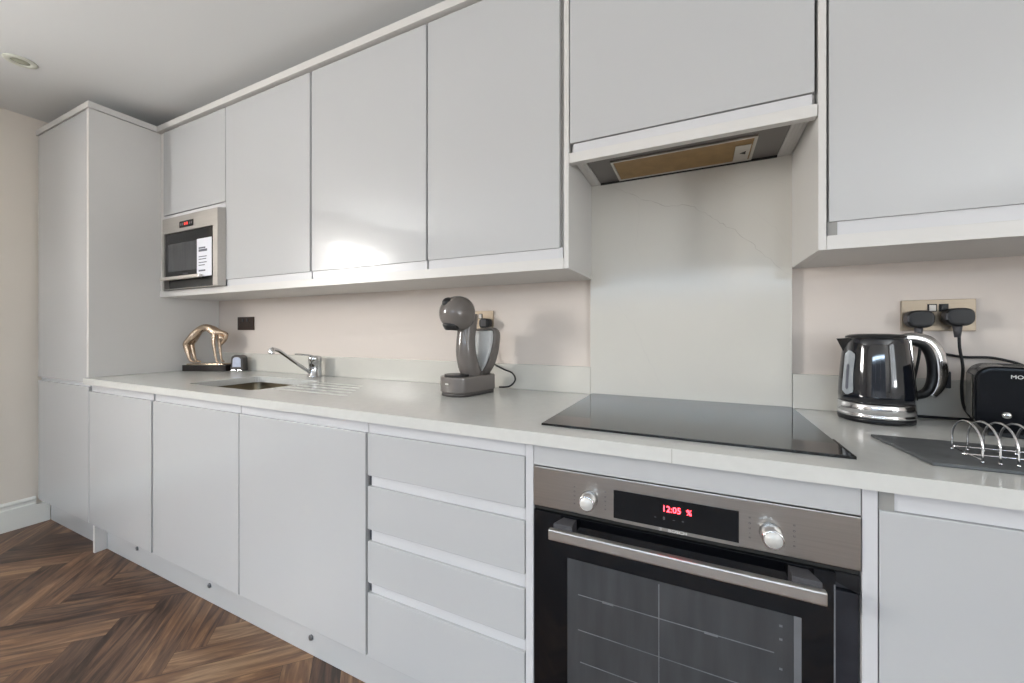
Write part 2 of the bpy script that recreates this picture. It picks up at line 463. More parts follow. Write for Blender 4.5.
tag(obj('end_support_panel', bm, M['carcass']), 'short white support panel reaching the floor below the leftmost base cabinet', 'panel')

base_unit('glossy white base cabinet with one door, first to the right of the tall larder', -2.784, -2.158, -2.784, -2.166)
base_unit('glossy white base cabinet with one door, below the sink', -2.157, -1.526, -2.149, -1.530, openbox=True)
base_unit('glossy white base cabinet with one wide door, directly left of the four drawers', -1.525, -.893, -1.5245, -.899, slot=False)
# drawers
t = thing('drawer_cabinet', 'glossy white cabinet of four handleless drawers left of the oven', 'cabinet', (-.635, 1.17, ZB))
obj('body', B(-.892, -.378, YD + .042, YB - .002, ZB, .847), M['carcass'], t)
obj('side_panel', B(-.376, -.3555, YD + .001, YB - .002, ZB, .8475, bev=.001), M['rail'], t)
zs = [(.686, .811), (.525, .654), (.366, .489), (ZB, .335)]
for i, (a, b) in enumerate(zs):
    obj('drawer', B(-.890, -.3785, YD, YD + .019, a, b, bev=.0014), M['gloss'], t)
rail_front(t, -.891, -.379, .811, .847, slot=False)
for i in range(3):
    rail_front(t, -.891, -.379, zs[i + 1][1], zs[i][0] + .004, slot=True)

# right hand base cabinets
t = base_unit('glossy white base cabinet with one door, right of the oven', .281, .895, .2812, .893, slot=False)
obj('side_panel', B(.2585, .2795, YD + .001, YB - .002, ZB, .8475, bev=.001), M['rail'], t)
obj('channel_end', B(.2815, .302, YD + .0045, YD + .0066, ZT - .002, .8465), M['channelshade'], t, label='grey patch of painted shade at the left end of the handle channel')  # thin grey patch stands in for shade in the recess
base_unit('glossy white base cabinet, second to the right of the oven', .897, 1.5, .899, 1.498)

# plinths
def plinth(label, x0, x1, fix):
    t = thing('plinth_board', label, 'plinth', ((x0 + x1) / 2, .93, 0))
    obj('board', B(x0, x1, .92, .936, .001, ZB - .002, bev=.0008), M['gloss'], t)
    for x, z in fix:
        bm = new(); lathe(bm, [(0, .006), (.0075, .006), (.0095, .004), (.0095, 0)], x, .92, z, 18, axis='y')
        obj('fixing_cap', bm, M['fixing'], t, label='round grey fixing cap')
plinth('short white plinth board below the tall larder, beside the skirting', XL + .02, -2.754, [])
plinth('long white plinth board with grey fixing caps below the base cabinets', -2.732, 1.5, [(-2.417, .078), (-1.812, .070), (-1.201, .062)])

# ------------------------------------------------------------------ worktop with sink hole and drainer grooves
SX0, SX1, SY0, SY1 = -2.085, -1.60, .965, 1.285
def build_worktop():
    bm = new()
    X0, X1, Y0, Y1 = -2.7865, 1.5, .849, 1.4685
    Z1, Z0 = WT, .850
    outer = [(X0, Y0), (X1, Y0), (X1, Y1), (X0, Y1)]
    sink = rrect(SX0, SX1, SY0, SY1, .035, 5)
    grooves = []
    for k in range(5):
        yy = 1.035 + k * .052
        xe = -1.16 - k * .035
        grooves.append(rrect(-1.585, xe, yy - .007, yy + .007, .0068, 4))
    def ring(pts, z): return [bm.verts.new((a, b, z)) for a, b in pts]
    def loop_edges(vs): return [bm.edges.new((vs[i], vs[(i + 1) % len(vs)])) for i in range(len(vs))]
    def wall(a, b):
        n = len(a)
        for i in range(n): bm.faces.new((a[i], a[(i + 1) % n], b[(i + 1) % n], b[i]))
    to, ts = ring(outer, Z1), ring(sink, Z1); tg = [ring(g, Z1) for g in grooves]
    es = loop_edges(to) + loop_edges(ts)
    for g in tg: es += loop_edges(g)
    bmesh.ops.triangle_fill(bm, edges=es, use_beauty=True)
    bo, bs = ring(outer, Z0), ring(sink, Z0)
    bmesh.ops.triangle_fill(bm, edges=loop_edges(bo) + loop_edges(bs), use_beauty=True)
    wall(to, bo); wall(ts, bs)
    for g, pts in zip(tg, grooves):
        lo = ring(pts, Z1 - .0045); wall(g, lo); bm.faces.new(lo)
    bmesh.ops.recalc_face_normals(bm, faces=bm.faces)
    return bm
wt = obj('worktop', build_worktop(), M['quartz'])
tag(wt, 'long pale quartz worktop with drainer grooves running along all base cabinets', 'worktop')
obj('joint', B(-.0465, -.0453, .8486, .8489, .8505, WT - .001), M['joint'], wt, label='fine joint line in the front edge')
# sink bowl
bm = new()
def bowl():
    b2 = bmesh.new(); rings = []
    for ins, z, r in ((-.004, .8495, .039), (-.004, .846, .039), (.004, .70, .045), (.03, .685, .05), (.12, .682, .03)):
        pts = rrect(SX0 + ins, SX1 - ins, SY0 + ins, SY1 - ins, r, 5)
        rings.append([b2.verts.new((a, b, z)) for a, b in pts])
    for a, b in zip(rings[:-1], rings[1:]):
        n = len(a)
        for i in range(n):
            f = b2.faces.new((a[i], a[(i + 1) % n], b[(i + 1) % n], b[i])); f.smooth = True
    b2.faces.new(rings[-1]); return b2
merge(bm, bowl())
t = thing('undermounted_sink', 'rectangular undermounted sink bowl sunk into the worktop below the tap', 'sink', ((SX0 + SX1) / 2, (SY0 + SY1) / 2, .68))
obj('bowl', bm, M['sinksteel'], t)
bm = new(); lathe(bm, [(0, .0005), (.03, .0005), (.04, .003), (.043, .001), (.043, -.004)], (SX0 + SX1) / 2, (SY0 + SY1) / 2, .684, 28)
obj('drain', bm, M['chrome'], t)

# upstands and splashback
tag(obj('upstand', B(-2.786, -.3625, 1.449, 1.4685, WT + .0005, .981, bev=.001), M['quartz2']), 'low pale quartz upstand along the wall from the larder to the splashback', 'upstand')
tag(obj('upstand', B(.2645, 1.5, 1.449, 1.4685, WT + .0005, .985, bev=.001), M['quartz2']), 'low pale quartz upstand behind the kettle and toaster', 'upstand')
def splash():
    bm = new(); x0, x1, z0, z1, y = -.361, .263, WT + .0005, 1.664, 1.447
    box(bm, x0, x1, y, 1.4685, z0, z1, bev=.001)
    def vein(pts, w, mi):
        rnd = random.Random(len(pts) * 7 + mi)
        P = [Vector((a, 0, b)) for a, b in pts]; Q = []
        for a, b in zip(P[:-1], P[1:]):
            n = max(2, int((b - a).length / .012))
            for k in range(n):
                p = a.lerp(b, k / n); Q.append(p + Vector((rnd.uniform(-.004, .004), 0, rnd.uniform(-.004, .004))))
        Q.append(P[-1]); L = []; R = []
        for i, p in enumerate(Q):
            d = (Q[min(i + 1, len(Q) - 1)] - Q[max(i - 1, 0)]).normalized(); nrm = Vector((-d.z, 0, d.x))
            ww = w * rnd.uniform(.35, 1.1) * math.sin(PI * (i + .6) / (len(Q) + .2)) ** .5
            for S, s in ((L, 1), (R, -1)):
                q = p + nrm * ww * s; q.x = min(max(q.x, x0 + .002), x1 - .002); S.append(bm.verts.new((q.x, y - .0002, q.z)))
        for i in range(len(Q) - 1):
            f = bm.faces.new((L[i], L[i + 1], R[i + 1], R[i])); f.material_index = mi
    vein([(-.28, 1.64), (-.20, 1.60), (-.10, 1.55), (-.03, 1.545), (.02, 1.51), (.10, 1.45), (.18, 1.37), (.23, 1.31), (.26, 1.29)], .0011, 1)
    vein([(-.22, 1.61), (-.185, 1.57), (-.19, 1.50), (-.195, 1.42), (-.18, 1.37)], .0008, 2)
    vein([(-.27, 1.22), (-.20, 1.13), (-.16, 1.03), (-.12, .94), (-.08, .90)], .0009, 2)
    vein([(-.35, .90), (-.25, .885), (-.12, .90), (-.05, .887)], .0007, 2)
    vein([(.02, 1.64), (.12, 1.58), (.20, 1.60), (.26, 1.56)], .0007, 2)
    vein([(.16, 1.50), (.22, 1.44), (.255, 1.36)], .0007, 2)
    return bm
tag(obj('splashback', splash(), [M['quartz2'], M['vein'], M['veinfaint']]), 'tall veined quartz splashback slab on the wall between hob and cooker hood', 'splashback')

# ------------------------------------------------------------------ hob
t = thing('induction_hob', 'black glass induction hob set on the worktop above the oven', 'hob', (-.045, 1.185, WT))
bm = new(); prism(bm, rrect(-.354, .262, .925, 1.443, .008, 3), WT + .0003, WT + .0052, 'z', bev=.001)
obj('glass', bm, M['hobglass'], t)
bm = B(-.354, .262, .9205, .9245, WT + .0003, WT + .0056)
box(bm, .2625, .2655, .9205, 1.05, WT + .0003, WT + .0056)
obj('front_trim', bm, M['hobedge'], t)
bm = new()
put_text(bm, '- 0 +', .012, -.045, .965, WT + .00525, rx=0)
obj('touch_controls', bm, M['printing'], t)

# ------------------------------------------------------------------ oven
t = thing('built_in_oven', 'stainless steel and black glass built in oven below the hob', 'oven', (-.048, 1.15, ZB))
oc = thing('oven_cabinet', 'white oven housing seen as narrow panels above and below the oven', 'cabinet', (-.048, 1.17, ZB))
obj('upper_panel', B(-.354, .257, YD + .001, YD + .019, .7965, .8475, bev=.001), M['gloss'], oc)
obj('lower_panel', B(-.354, .257, YD + .003, YD + .019, ZB, .196, bev=.001), M['gloss'], oc)
obj('bottom_board', B(-.354, .257, YD + .020, YB - .002, ZB, .160), M['carcass'], oc)
obj('housing', B(-.3535, .2565, YD + .021, 1.44, .2, .7945), M['darkgrey'], t)
pan = obj('control_panel', B(-.3535, .2565, YD - .002, YD + .019, .701, .7945, bev=.0015), M['steel'], t)
obj('display', B(-.165, .073, YD - .0035, YD - .0022, .7085, .7695, bev=.0004), M['display'], pan)
bm = new(); put_text(bm, '12:05', .0175, -.0475, YD - .0040, .7485, sx=.95)
obj('clock_digits', bm, M['red'], pan)
bm = new(); put_text(bm, '%', .0155, -.0145, YD - .0040, .7485)
obj('clock_symbol', bm, M['red'], pan)
bm = new(); put_text(bm, '\u2013', .008, -.079, YD - .0040, .7285); put_text(bm, '8', .009, -.062, YD - .0040, .7285)
put_text(bm, '\u2013', .008, -.043, YD - .0040, .7285); put_text(bm, '+', .008, -.026, YD - .0040, .7285)
obj('display_symbols', bm, M['printing'], pan)
obj('logo_strip', B(-.165, .073, YD - .0030, YD - .0022, .7015, .7078), M['steel'], pan)
bm = new(); put_text(bm, 'BOSCH', .0088, -.036, YD - .0034, .7047, sx=1.25)
b2 = bmesh.new()
for k in range(20):
    a0, a1 = 2 * PI * k / 20, 2 * PI * (k + 1) / 20
    b2.faces.new([b2.verts.new((-.069 + r * math.cos(a), YD - .0034, .7047 + r * math.sin(a))) for r, a in ((.0032, a0), (.0025, a0), (.0025, a1), (.0032, a1))])
box(b2, -.0695, -.0685, YD - .0036, YD - .0034, .7028, .7066)
merge(bm, b2)
obj('logo', bm, M['whiteprint'], pan)
def oven_knob(x, z):
    bm = new(); lathe(bm, [(.0195, 0), (.0185, .012), (.0175, .026), (.016, .0285), (.0145, .0282), (0, .0278)], x, YD - .002, z, 36, axis='y')
    k = obj('knob', bm, M['chromepale'], pan)
    bm = new(); lathe(bm, [(.0143, .0284), (.014, .0292), (0, .0294)], x, YD - .002, z, 32, axis='y'); obj('knob_cap', bm, M['knob'], k)
    for s in (-1, 1):
        for q in range(5):
            bm = new(); put_text(bm, '=ou-='[q], .008, x + s * (.034 if s < 0 else .036), YD - .0024, z + .022 - q * .0095)
            obj('dial_mark', bm, M['printing'], pan)
oven_knob(-.219, .7385); oven_knob(.125, .7385)
# door
DZ = .2
dr = obj('door', B(-.3535, .2215, YD - .001, YD + .020, DZ, .690, bev=.0015), M['blackglass'], t)
obj('door_side_glass', B(.2222, .2565, YD + .008, YD + .020, DZ, .655, bev=.001), M['navy'], t, label='narrow dark glass strip at the right of the door')
bm = new(); prism(bm, [(.2222, .672), (.2565, .657), (.2565, .690), (.2222, .690)], YD + .004, YD + .02, 'y'); obj('corner_piece', bm, M['plastic'], t)
obj('door_edge', B(.2190, .2212, YD - .0018, YD - .0008, DZ + .002, .668), M['wire'], dr)
obj('vent_strip', B(-.3535, .2565, YD + .006, YD + .02, .6905, .7005), M['hoodblack'], t)
win = obj('window', B(-.270, .160, YD - .0018, YD - .0008, .245, .594), M['window'], dr)
obj('window_edge', B(.1605, .172, YD - .0018, YD - .0008, .245, .594), M['wire'], dr)
bm = new()
for z, x0, x1 in ((.517, -.245, .13), (.437, -.245, .10), (.365, -.24, .13)):
    box(bm, x0, x1, YD - .0026, YD - .0019, z - .0009, z + .0009)
for x in (-.178, .025): box(bm, x - .012, x + .012, YD - .0028, YD - .0019, .514, .5185)
for z in (.57, .545, .49, .42, .35): box(bm, .138, .143, YD - .0026, YD - .0019, z - .002, z + .002)
for x in (-.072,): box(bm, x - .001, x + .001, YD - .0024, YD - .0019, .25, .588)
obj('shelf_wires', bm, M['wire'], win)
hd = obj('handle', B(-.300, .199, YD - .050, YD - .036, .652, .6755, bev=.003), M['steelpale'], dr)
for s in (-1, 1):
    bm = new(); cx = -.0485
    xo = cx + s * .243; xi = cx + s * .200
    prism(bm, [(min(xo, xi), YD - .037), (max(xo, xi), YD - .037), (max(xo, xi) - (.012 if s > 0 else 0), YD - .001), (min(xo, xi) + (.012 if s < 0 else 0), YD - .001)], .658, .6855, 'z', bev=.002)
    obj('bracket', bm, M['darkgrey'], hd, label='dark handle bracket')

# ------------------------------------------------------------------ upper units
ZU0, ZUT = 1.310, 2.249
def upper(label, x0, x1, dx0, dx1, dz0=1.376, name='wall_cabinet', chan=True, x_end=None):
    t = thing(name, label, 'cabinet', ((x0 + x1) / 2, 1.31, ZU0))
    obj('body', B(x0 + .0005, x1 - .0005, YU + .022, YB - .001, 1.3255, ZUT), M['carcass'], t)
    obj('door', B(dx0, dx1, YU, YU + .019, dz0, 2.245, bev=.0014), M['gloss'], t)
    if chan:
        obj('handle_channel', B(x0 + .004, x1 - .003, YU + .006, YU + .021, 1.3445, 1.3775, bev=.001), M['rail'], t)
    return t
upper('tall glossy white wall cabinet directly right of the microwave', -2.151, -1.518, -2.146, -1.526)
upper('middle of the three tall wall cabinets between microwave and hood', -1.517, -.896, -1.513, -.900)
t = upper('tall glossy white wall cabinet directly left of the cooker hood, above the coffee machine', -.895, -.373, -.891, -.387)
obj('side_panel', B(-.3715, -.3565, YU - .001, YB - .001, ZU0, 2.249, bev=.001), M['carcass'], t)
# microwave cabinet
t = thing('wall_cabinet', 'short glossy white wall cabinet above the built in microwave', 'cabinet', (-2.47, 1.31, 1.75))
obj('body', B(-2.786, -2.152, YU + .022, YB - .001, 1.748, ZUT), M['carcass'], t)
obj('door', B(-2.748, -2.151, YU, YU + .019, 1.772, 2.245, bev=.0014), M['gloss'], t)
obj('filler_strip', B(-2.786, -2.750, YU + .004, YU + .021, 1.3445, 2.246), M['carcass'], t)
obj('handle_channel', B(-2.748, -2.153, YU + .003, YU + .021, 1.742, 1.7685, bev=.001), M['rail'], t)
# continuous bottom shelf and cornice
tag(obj('under_cabinet_shelf', B(-2.786, -.3722, YU - .001, YB - .001, ZU0, 1.3435, bev=.001), M['carcass']), 'white board running beneath the microwave and left wall cabinets', 'shelf')
tag(obj('cornice', B(-2.782, -.3565, YU - .016, YB - .001, 2.2525, 2.284, bev=.001), M['carcass']), 'white cornice strip on top of the wall cabinets left of the hood', 'cornice')
# hood cabinet
t = thing('hood_cabinet', 'white cabinet above the hob that houses the cooker hood', 'cabinet', (-.048, 1.31, 1.632))
obj('body', B(-.3535, .2605, YU + .022, YB - .001, 1.67, ZUT), M['carcass'], t)
obj('door', B(-.3535, .2555, YU, YU + .019, 1.693, 2.245, bev=.0014), M['gloss'], t)
obj('handle_channel', B(-.343, .252, YU + .004, YU + .021, 1.662, 1.6905, bev=.001), M['rail'], t)
bm = B(-.3545, .2605, YU - .003, YU + .020, 1.632, 1.6615, bev=.001)
obj('front_board', bm, M['carcass'], t)
bm = B(-.3545, -.3215, YU + .0205, YB - .023, 1.657, 1.669); box(bm, -.338, -.335, YU + .03, YB - .03, 1.6555, 1.657)
obj('side_filler', bm, M['carcass'], t)
bm = B(.2245, .2605, YU + .0205, YB - .023, 1.657, 1.669)
for x in (.233, .243, .251): box(bm, x, x + .004, YU + .03, YB - .03, 1.6550, 1.657)
obj('side_filler', bm, M['carcass'], t)
# hood
t = thing('cooker_hood', 'built in cooker hood with grey metal underside and yellowed filter', 'cooker hood', (-.048, 1.31, 1.64))
hx0, hx1, hy0, hy1 = -.321, .224, YU + .0215, 1.4395
obj('casing', B(hx0, hx1, hy0, hy1, 1.660, 1.6695, bev=.001), M['hooddark'], t)
fx0, fx1, fy0, fy1 = -.252, .154, 1.265, 1.432
bm = new()
for a in ((fx0, fx1, fy0, fy0 + .008), (fx0, fx1, fy1 - .008, fy1), (fx0, fx0 + .008, fy0 + .008, fy1 - .008), (fx1 - .008, fx1, fy0 + .008, fy1 - .008)):
    box(bm, *a, 1.655, 1.6598, bev=.0008)
fr = obj('filter_frame', bm, M['steelpale'], t)
obj('grease_filter', B(fx0 + .0085, fx1 - .0085, fy0 + .0085, fy1 - .0085, 1.6565, 1.6598), M['filter'], fr)
ct = obj('filter_catch', B(fx1 - .052, fx1 - .012, fy0 + .045, fy1 - .012, 1.654, 1.6562, bev=.0006), M['steelpale'], fr)
bm = new(); prism(bm, [(fx1 - .022, 1.350), (fx1 - .038, 1.362), (fx1 - .022, 1.374)], 1.6532, 1.6538, 'z'); obj('arrow', bm, M['hoodblack'], ct)
obj('rear_gap', B(hx0, hx1, 1.4400, 1.4460, 1.655, 1.6695), M['hoodblack'], t)
bm = B(-.20, .12, 1.222, 1.232, 1.6575, 1.6599); obj('pull_out_slot', bm, M['hoodblack'], t)
# right hand wall cabinet(s)
t = upper('tall glossy white wall cabinet right of the hood, above the kettle', .2785, .895, .2835, .890)
obj('side_panel', B(.2625, .278, YU - .001, YB - .001, ZU0, 2.249, bev=.001), M['carcass'], t)
obj('channel_end', B(.2815, .300, YU + .0046, YU + .0058, 1.3445, 1.3755), M['channelshade'], t, label='grey patch of painted shade at the left end of the handle channel')  # shade at the upper channel end, set as a grey patch
obj('bottom_board', B(.2785, .895, YU - .001, YB - .001, ZU0, 1.3435, bev=.001), M['carcass'], t)
t = upper('second glossy white wall cabinet right of the hood', .897, 1.5, .899, 1.496)
obj('bottom_board', B(.8955, 1.5, YU - .001, YB - .001, ZU0, 1.3435, bev=.001), M['carcass'], t)

# ------------------------------------------------------------------ microwave
t = thing('built_in_microwave', 'stainless steel built in microwave with a white paper label on its door', 'microwave', (-2.45, 1.31, 1.345))
obj('housing', B(-2.70, -2.17, YU + .0015, 1.44, 1.3445, 1.725), M['darkgrey'], t)
def mframe():
    # bevelled surround standing proud of the cabinet
    bm = new(); yo, yi = YU + .0005, 1.128
    xo0, xo1, zo0, zo1 = -2.742, -2.146, 1.3455, 1.7405
    xi0, xi1, zi0, zi1 = -2.682, -2.157, 1.3455, 1.734
    wx0, wx1, wz0, wz1 = -2.664, -2.197, 1.3462, 1.650
    O = [(xo0, yo, zo0), (xo1, yo, zo0), (xo1, yo, zo1), (xo0, yo, zo1)]
    I = [(xi0, yi, zi0), (xi1, yi, zi0), (xi1, yi, zi1), (xi0, yi, zi1)]
    Wd = [(wx0, yi, wz0), (wx1, yi, wz0), (wx1, yi, wz1), (wx0, yi, wz1)]
    D = [(wx0, yo, wz0), (wx1, yo, wz0), (wx1, yo, wz1), (wx0, yo, wz1)]
    rings = [[bm.verts.new(p) for p in r] for r in (O, I, Wd, D)]
    for a, b in zip(rings[:-1], rings[1:]):
        for i in range(4): bm.faces.new((a[i], a[(i + 1) % 4], b[(i + 1) % 4], b[i]))
    a, b = rings[-1], rings[0]
    for i in range(4): bm.faces.new((a[i], a[(i + 1) % 4], b[(i + 1) % 4], b[i]))
    bmesh.ops.recalc_face_normals(bm, faces=bm.faces)
    return bm
fr = obj('frame', mframe(), M['steelmicro'], t)
dr = obj('door', B(-2.662, -2.199, 1.133, YU + .0005, 1.412, 1.648, bev=.0015), M['blackglass'], t)
obj('window', B(-2.630, -2.300, 1.1318, 1.1328, 1.440, 1.590), M['window'], dr)
bm = new(); put_text(bm, 'whirlpool', .012, -2.46, 1.1322, 1.424); obj('maker_name', bm, M['printing'], dr)
obj('handle', B(-2.676, -2.295, 1.112, 1.1315, 1.392, 1.4105, bev=.002), M['steelpale'], dr)
dp = obj('display', B(-2.505, -2.372, 1.1262, 1.1278, 1.668, 1.702, bev=.0004), M['display'], t)
bm = new(); put_text(bm, '0:00', .022, -2.440, 1.1258, 1.685); obj('digits', bm, M['redsoft'], dp)
for x in (-2.490, -2.474, -2.403, -2.386):
    obj('button', B(x - .005, x + .005, 1.1256, 1.1261, 1.679, 1.691), M['printing'], dp)
t2 = obj('paper_label', B(-2.345, -2.212, 1.1304, 1.1310, 1.398, 1.594), M['paper'], t, label='white paper label with grey print')
bm = new()
for z, w, h in ((1.545, .030, .004), (1.532, .038, .006), (1.500, .036, .0022), (1.487, .034, .0022), (1.470, .036, .0022), (1.456, .028, .0022), (1.428, .030, .004)):
    box(bm, -2.328, -2.328 + w * 2, 1.1298, 1.1303, z - h, z + h)
obj('print', bm, M['ink'], t2)
obj('lower_recess', B(-2.662, -2.199, 1.150, YU + .0005, 1.3465, 1.4115), M['hoodblack'], t)

# ------------------------------------------------------------------ sockets
def socket(label, cx, cz, w, h, m, rockers, y=YB):
    t = thing('wall_socket', label, 'socket', (cx, y - .002, cz))
    obj('plate', B(cx - w / 2, cx + w / 2, y - .008, y - .0005, cz - h / 2, cz + h / 2, bev=.0012), m, t)
    for dx, mm in rockers:
        f = obj('rocker_frame', B(cx + dx - .0095, cx + dx + .0095, y - .0095, y - .0078, cz + .010, cz + .031, bev=.0005), M['plastic'], t)
        obj('rocker', B(cx + dx - .0065, cx + dx + .0065, y - .0125, y - .0096, cz + .012, cz + .028, bev=.001), mm, f)
    return t
def pinholes(t, cx, cz, xs, y=YB):
    for dx in xs:
      for dz in (0, 1, 2):
        bm = new()
        if dz == 0: box(bm, cx + dx - .004, cx + dx + .004, y - .0092, y - .0079, cz + .001, cz + .009)
        elif dz == 1: box(bm, cx + dx - .014, cx + dx - .008, y - .0092, y - .0079, cz - .020, cz - .016)
        else: box(bm, cx + dx + .008, cx + dx + .014, y - .0092, y - .0079, cz - .020, cz - .016)
        obj('pin_hole', bm, M['plastic'], t)
t = socket('dark double wall socket above the small holder near the larder', -2.500, 1.163, .158, .080, M['bronzeplate'], [(-.022, M['darkgrey']), (.022, M['darkgrey'])])
pinholes(t, -2.500, 1.163, (-.045, .045))
t = socket('steel double wall socket behind the coffee machine', -.854, 1.160, .146, .086, M['brass'], [(-.012, M['plastic']), (.012, M['rocker'])])
t = socket('warm steel double wall socket above the kettle and toaster', .594, 1.160, .149, .086, M['brass'], [(-.0115, M['rocker']), (.0115, M['plastic'])])

def plug(label, cx, cz, w=.062, h=.052, front=None, tail=.03):
    t = thing('electrical_plug', label, 'plug', (cx, YB - .03, cz))
    bm = new()
    n = 24; out = []
    for k in range(n):
        a = 2 * PI * k / n; c_, s_ = math.cos(a), math.sin(a)
        out.append((cx + w / 2 * math.copysign(abs(c_) ** .7, c_), cz + h / 2 * math.copysign(abs(s_) ** .75, s_) * (.85 if s_ > 0 else 1)))
    prism(bm, out, YB - .0125, YB - .046, 'y', bev=.008, seg=3, smooth=True)
    obj('body', bm, M['plastic'], t)
    if front: 
        obj('front_panel', B(cx - w / 2 + .012, cx + w / 2 - .014, YB - .0475, YB - .0462, cz - .014, cz + .014, bev=.0006), front, t)
    else:
        obj('front_panel', B(cx - w / 2 - .001, cx - w / 2 + .012, YB - .044, YB - .020, cz - .010, cz + .008, bev=.002), M['darkgrey'], t)
    bm = new(); tube(bm, [(cx, YB - .028, cz - h / 2 + .006), (cx, YB - .028, cz - h / 2 - tail)], [.010, .006], 10, sub=1)
    obj('cable_boot', bm, M['darkgrey'], t)
    return t
plug('left black plug in the socket above the kettle', .5475, 1.151, w=.056)
plug('right black plug in the socket above the toaster', .624, 1.156, w=.056)
plug('black plug with grey front in the socket behind the coffee machine', -.806, 1.151, w=.050, h=.046, front=M['darkgrey'])

def cord(label, pts, r=.0034):
    bm = new(); tube(bm, pts, r, 8, sub=8); return tag(obj('power_cord', bm, M['cable']), label, 'cord')
cord('black cord hanging from the right plug down behind the toaster', [(.627, 1.441, 1.106), (.628, 1.44, 1.07), (.633, 1.438, 1.02), (.630, 1.436, .97), (.634, 1.437, .92), (.65, 1.440, .89)])
cord('black cord from the left plug, dropping behind the kettle', [(.5485, 1.441, 1.103), (.549, 1.439, 1.06), (.540, 1.438, 1.0), (.53, 1.437, .94), (.52, 1.438, .888), (.50, 1.437, .8845)])
cord('short black cord crossing the wall between kettle handle and toaster top', [(.545, 1.452, 1.078), (.58, 1.455, 1.062), (.64, 1.455, 1.048), (.70, 1.452, 1.046), (.76, 1.45, 1.02), (.78, 1.443, .96), (.79, 1.44, .8845)])
cord('black cord lying on the worktop along the upstand behind the toaster', [(.512, 1.4405, .8845), (.56, 1.4405, .8845), (.62, 1.4415, .8845), (.68, 1.4425, .8845)])
cord('black cord looping out behind the coffee machine base', [(-.806, 1.441, 1.100), (-.79, 1.4405, 1.04), (-.77, 1.440, .985), (-.720, 1.43, .962), (-.672, 1.420, .948), (-.655, 1.412, .922), (-.675, 1.40, .897), (-.715, 1.388, .893)])

# ------------------------------------------------------------------ tap
tx, ty = -1.790, 1.392
t = thing('mixer_tap', 'chrome single lever mixer tap with a rising swivel spout behind the sink', 'tap', (tx, ty, WT))
bm = new(); lathe(bm, [(.036, .0005), (.036, .005), (.031, .009), (.030, .05), (.0305, .078), (.032, .079), (.032, .100), (.029, .106), (.012, .110), (0, .111)], tx, ty, WT, 32)
obj('body', bm, M['chrome'], t)
bm = new(); tube(bm, [(tx - .004, ty - .018, WT + .020), (tx - .003, ty - .08, WT + .062), (tx - .001, ty - .155, WT + .116), (tx, ty - .195, WT + .144), (tx + .001, ty - .228, WT + .153)], [.0105, .0095, .009, .0095, .011], 14, flat=.85)
sp = obj('spout', bm, M['chrome'], t)
bm = new(); lathe(bm, [(.0125, 0), (.0130, .004), (.012, .026), (.004, .028)], tx + .001, ty - .228, WT + .130, 20)
obj('aerator', bm, M['chromepale'], sp)
bm = new(); tube(bm, [(tx + .005, ty + .004, WT + .102), (tx - .008, ty - .025, WT + .112), (tx - .02, ty - .065, WT + .119), (tx - .030, ty - .09, WT + .121)], [.008, .0075, .007, .006], 12, flat=.55)
obj('lever', bm, M['chrome'], t)

# ------------------------------------------------------------------ small holder
hx, hy = -2.440, 1.392
t = thing('small_holder', 'small dark arched holder with a pale front, right of the bronze statue', 'holder', (hx, hy, WT), 0.35)
def arch_pts(w, h, n=12, z0=0.0):
    pts = [(-w, z0), (w, z0)]
    for k in range(n + 1):
        a = PI * k / n; pts.append((w * math.cos(a) * .92, h - w * .55 + w * .55 * math.sin(a)))
    return pts
bm = new(); prism(bm, arch_pts(.040, .098, z0=.006), -.018, .020, 'y', bev=.003, smooth=False); obj('body', bm, M['coffeedark'], t, local=True)
bm = new(); prism(bm, arch_pts(.026, .084, z0=.026), -.0205, -.0185, 'y'); obj('front_panel', bm, M['palefront'], t, local=True, label='pale front panel')
bm = new(); box(bm, -.034, -.002, -.024, .022, .0005, .010, bev=.002); box(bm, .006, .034, -.024, .022, .0005, .010, bev=.002); obj('foot', bm, M['chrome'], t, local=True)

